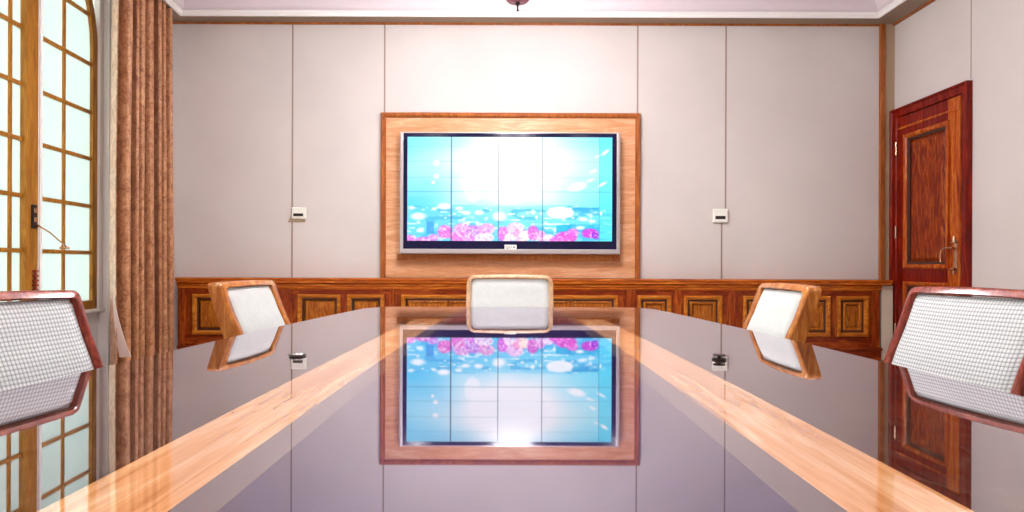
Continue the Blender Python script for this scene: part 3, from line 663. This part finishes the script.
# ---------------------------------------------------------------- chairs
# local frame: +X points away from the table (back of the chair), Y across, origin on the floor under the top-back edge
PR = [(0.925, 0.0, 0.048), (0.915, 0.002, 0.054), (0.86, 0.018, 0.073), (0.80, 0.038, 0.096), (0.74, 0.060, 0.124), (0.66, 0.088, 0.156), (0.56, 0.115, 0.188), (0.44, 0.145, 0.225)]
def prof_at(z):
    for (za, ba, fa), (zb, bb, fb) in zip(PR, PR[1:]):
        if zb <= z <= za:
            t = (za-z)/(za-zb); return ba+(bb-ba)*t, fa+(fb-fa)*t
    return PR[0][1:] if z > PR[0][0] else PR[-1][1:]
def make_chair(label, width, wd, fab, rad=0.05, group=None, side=0.03):
    t = thing('conference_chair', label, 'chair', group=group)
    hw_ = width/2
    th = 0.030
    # wooden shell: an inverted U seen from the front, swept over its outline, deep like the side boards
    def outline(inset, r):
        p = []; h = hw_-inset*side/th; zt = 0.925-inset*0.75
        zs = [0.44, 0.50, 0.56, 0.61, 0.66, 0.70, 0.74, 0.77, 0.80, 0.83]
        flare = lambda z: 0.0
        for z in zs: p.append((-(h), z))
        for k in range(9):
            a = math.pi/2*k/8; p.append((-(h)+r*(1-math.cos(a)), zt-r+r*math.sin(a)))
        for k in range(1, 8): p.append((-(h-r)+(2*(h-r))*k/8, zt+0.004*math.sin(math.pi*k/8)))
        for k in range(9):
            a = math.pi/2*(1-k/8); p.append(((h)-r*(1-math.cos(a)), zt-r+r*math.sin(a)))
        for z in reversed(zs): p.append((h, z))
        return p
    O, I = outline(0, rad), outline(th, max(0.012, rad-th))
    b = MB(); rings = []
    for (yo, zo), (yi, zi) in zip(O, I):
        bo, fo = prof_at(zo); bi, fi = prof_at(zi)
        bulge = 0.010*(1-(yo/hw_)**2)
        e = 0.005
        n_ = Vector((0, yo-yi, zo-zi)).normalized()*e
        rings.append([(-bo*1.0-bulge, yo, zo), (-fo+e-bulge, yo, zo), (-fo-bulge, yo-n_.y, zo-n_.z), (-fi-bulge, yi+n_.y, zi+n_.z), (-fi+e-bulge, yi, zi), (-bi-bulge+0.0, yi, zi)])
    b.loft(rings)
    # mirror so +X is away: profile offsets are measured towards the table (-X)
    fr = b.build('back_frame', wd, t, smooth=True)
    # upholstered panel filling the frame
    b = MB(); rows = []; nY, nZ = 24, 22
    for sgn in (1, 0):
        rr = []
        for j in range(nZ+1):
            z = 0.44+(0.925-th*0.75-0.44-0.001)*j/nZ; row = []
            bb, ff = prof_at(z)
            for i in range(nY+1):
                s_ = -1+2*i/nY; h = hw_-side+0.001
                # follow rounded top corners
                r = max(0.012, rad-th); zt = 0.925-th*0.75
                if z > zt-r: h -= r-math.sqrt(max(0, r*r-(z-(zt-r))**2))
                y = s_*h; bulge = 0.010*(1-(y/hw_)**2)
                edge = min(1, (1-abs(s_))*7)*min(1, (zt-z)*18+0.05); edge = math.sin(edge*math.pi/2)
                x = -(ff-0.016+0.012*edge)-bulge if sgn else -bb-bulge-0.006
                row.append((x, y, z))
            rr.append(row)
        rows.append(rr)
    n1_ = nY+1; base = 0
    for rr in rows:
        for row in rr: b.v += row
    for s_ in (0, 1):
        base = s_*(nZ+1)*n1_
        for j in range(nZ):
            for i in range(nY): a = base+j*n1_+i; b.f.append((a, a+1, a+n1_+1, a+n1_))
    o2 = (nZ+1)*n1_
    for j in range(nZ):
        for i in (0, nY): a = j*n1_+i; b.f.append((a, a+n1_, a+n1_+o2, a+o2))
    for i in range(nY):
        for j in (0, nZ): a = j*n1_+i; b.f.append((a, a+1, a+1+o2, a+o2))
    b.build('backrest', fab, t, smooth=True)
    # seat: wooden tray and cushion
    b = MB(); b.box(-0.62, -0.11, -hw_, hw_, 0.385, 0.44); b.build('seat_frame', wd, t, bevel=0.012, seg=3)
    b = MB(); b.box(-0.615, -0.225, -hw_+0.015, hw_-0.015, 0.438, 0.495); b.build('seat', fab, t, bevel=0.02, seg=4)
    for (lx, ly) in ((-0.59, -1), (-0.59, 1), (-0.14, -1), (-0.14, 1)):
        b = MB(); yy = ly*(hw_-0.035)
        ex = 0.05 if lx > -0.3 else -0.0
        b.loft([[(lx+ex+dx*r, yy+dy*r, z) for dx, dy in ((-1, -1), (1, -1), (1, 1), (-1, 1))] for z, r, ex in ((0.386, 0.024, 0), (0.0, 0.015, ex))])
        b.build('leg', wd, t, bevel=0.004)
    return t
def place(t, x, y, ang): t.location = (x, y, 0); t.rotation_euler = (0, 0, ang)
# angle: local +X (back) pointing away from table; right side 0, left side pi, far end +pi/2
c = make_chair('pale wood-framed white chair at the far end of the table facing the camera', 0.552, M['chairpale'], M['plainfab'], 0.055)
place(c, 0.0, 3.90, R(90)); c.scale = (1, 1, 1.01)
c = make_chair('white chair with reddish glossy frame, nearest on the right side of the table', 0.45, M['chaired'], M['weave'], 0.028, side=0.024)
c.scale = (1, 1, 1.012)
place(c, 1.372, 1.725, R(8))
c = make_chair('white chair with orange wooden frame, farther on the right by the panelling', 0.43, M['chair'], M['plainfab'], 0.03, side=0.037)
place(c, 1.155, 2.435, R(1))
c = make_chair('white chair with reddish glossy frame, nearest on the left side by the window', 0.47, M['chaired'], M['weave'], 0.02, side=0.024)
place(c, -1.315, 1.48, R(180-12))
c = make_chair('white chair with orange wooden frame, farther on the left beside the curtain', 0.475, M['chair'], M['plainfab'], 0.02, side=0.045)
place(c, -1.178, 2.60, R(180-4))

# ---------------------------------------------------------------- chandelier (only its lowest tip reaches into the picture)
ch = thing('chandelier', 'pink and bronze hanging lamp with its bottom finial showing at the top edge', 'chandelier', (0.045, 4.0, 2.69))
b = MB(); b.lathe([(0, 0), (0.007, 0.002), (0.008, 0.008), (0.005, 0.014), (0.006, 0.035), (0.012, 0.045), (0.017, 0.054), (0.010, 0.062), (0, 0.064)], seg=20); b.build('finial', M['dark'], ch, smooth=True)
m = mat('rose_glass', (0.42, 0.12, 0.16), 0.2)
b = MB(); b.lathe([(0, 0.058), (0.04, 0.058), (0.068, 0.068), (0.085, 0.088), (0.10, 0.12), (0.11, 0.17), (0.105, 0.17), (0.0, 0.165)], seg=36); b.build('bowl', m, ch, smooth=True)
b = MB(); b.lathe([(0, 0.16), (0.02, 0.16), (0.018, 0.5), (0.03, 0.55), (0.012, 0.6), (0.012, 1.10), (0.07, 1.14), (0.07, 1.168), (0, 1.168)], seg=24); b.build('stem', M['brass'], ch, smooth=True)
for k in range(6):
    a = 2*math.pi*k/6+0.3; ca_, sa_ = math.cos(a), math.sin(a)
    b = MB(); b.tube([(r*ca_, r*sa_, z) for r, z in ((0.015, 0.42), (0.12, 0.33), (0.25, 0.33), (0.34, 0.42), (0.36, 0.50))], 0.009, 10); arm = b.build('arm', M['brass'], ch, smooth=True)
    b = MB(); b.lathe([(0.012, 0.0), (0.05, 0.02), (0.07, 0.09), (0.062, 0.09), (0.0, 0.03)], (0.36*ca_, 0.36*sa_, 0.49), 20); b.build('lamp_shade', M['bulb'], arm, smooth=True)
l = bpy.data.lights.new('chandelier_glow', 'POINT'); l.energy = 128; l.color = (1, 0.96, 0.985); l.shadow_soft_size = 0.30
o = bpy.data.objects.new('chandelier_glow', l); C.objects.link(o); o.location = (0.045, 4.0, 3.10)
# round bodies for the added, unseen fill lamps
for i, (lx, ly) in enumerate(FILL_LAMPS):
    t = thing('ceiling_fill', 'round fill light added in the ceiling, out of view', 'ceiling light', (lx, ly, ZC), 0, 'added fill lights')
    b = MB(); b.lathe([(0.11, 0.0), (0.15, 0.0), (0.155, -0.008), (0.15, -0.014), (0.12, -0.012), (0.11, -0.004)], seg=32); b.build('trim_ring', M['white'], t, smooth=True)
    b = MB(); b.lathe([(0.0, -0.001), (0.11, -0.001), (0.11, -0.006), (0.0, -0.006)], seg=32); b.build('lens', M['glow'], t)
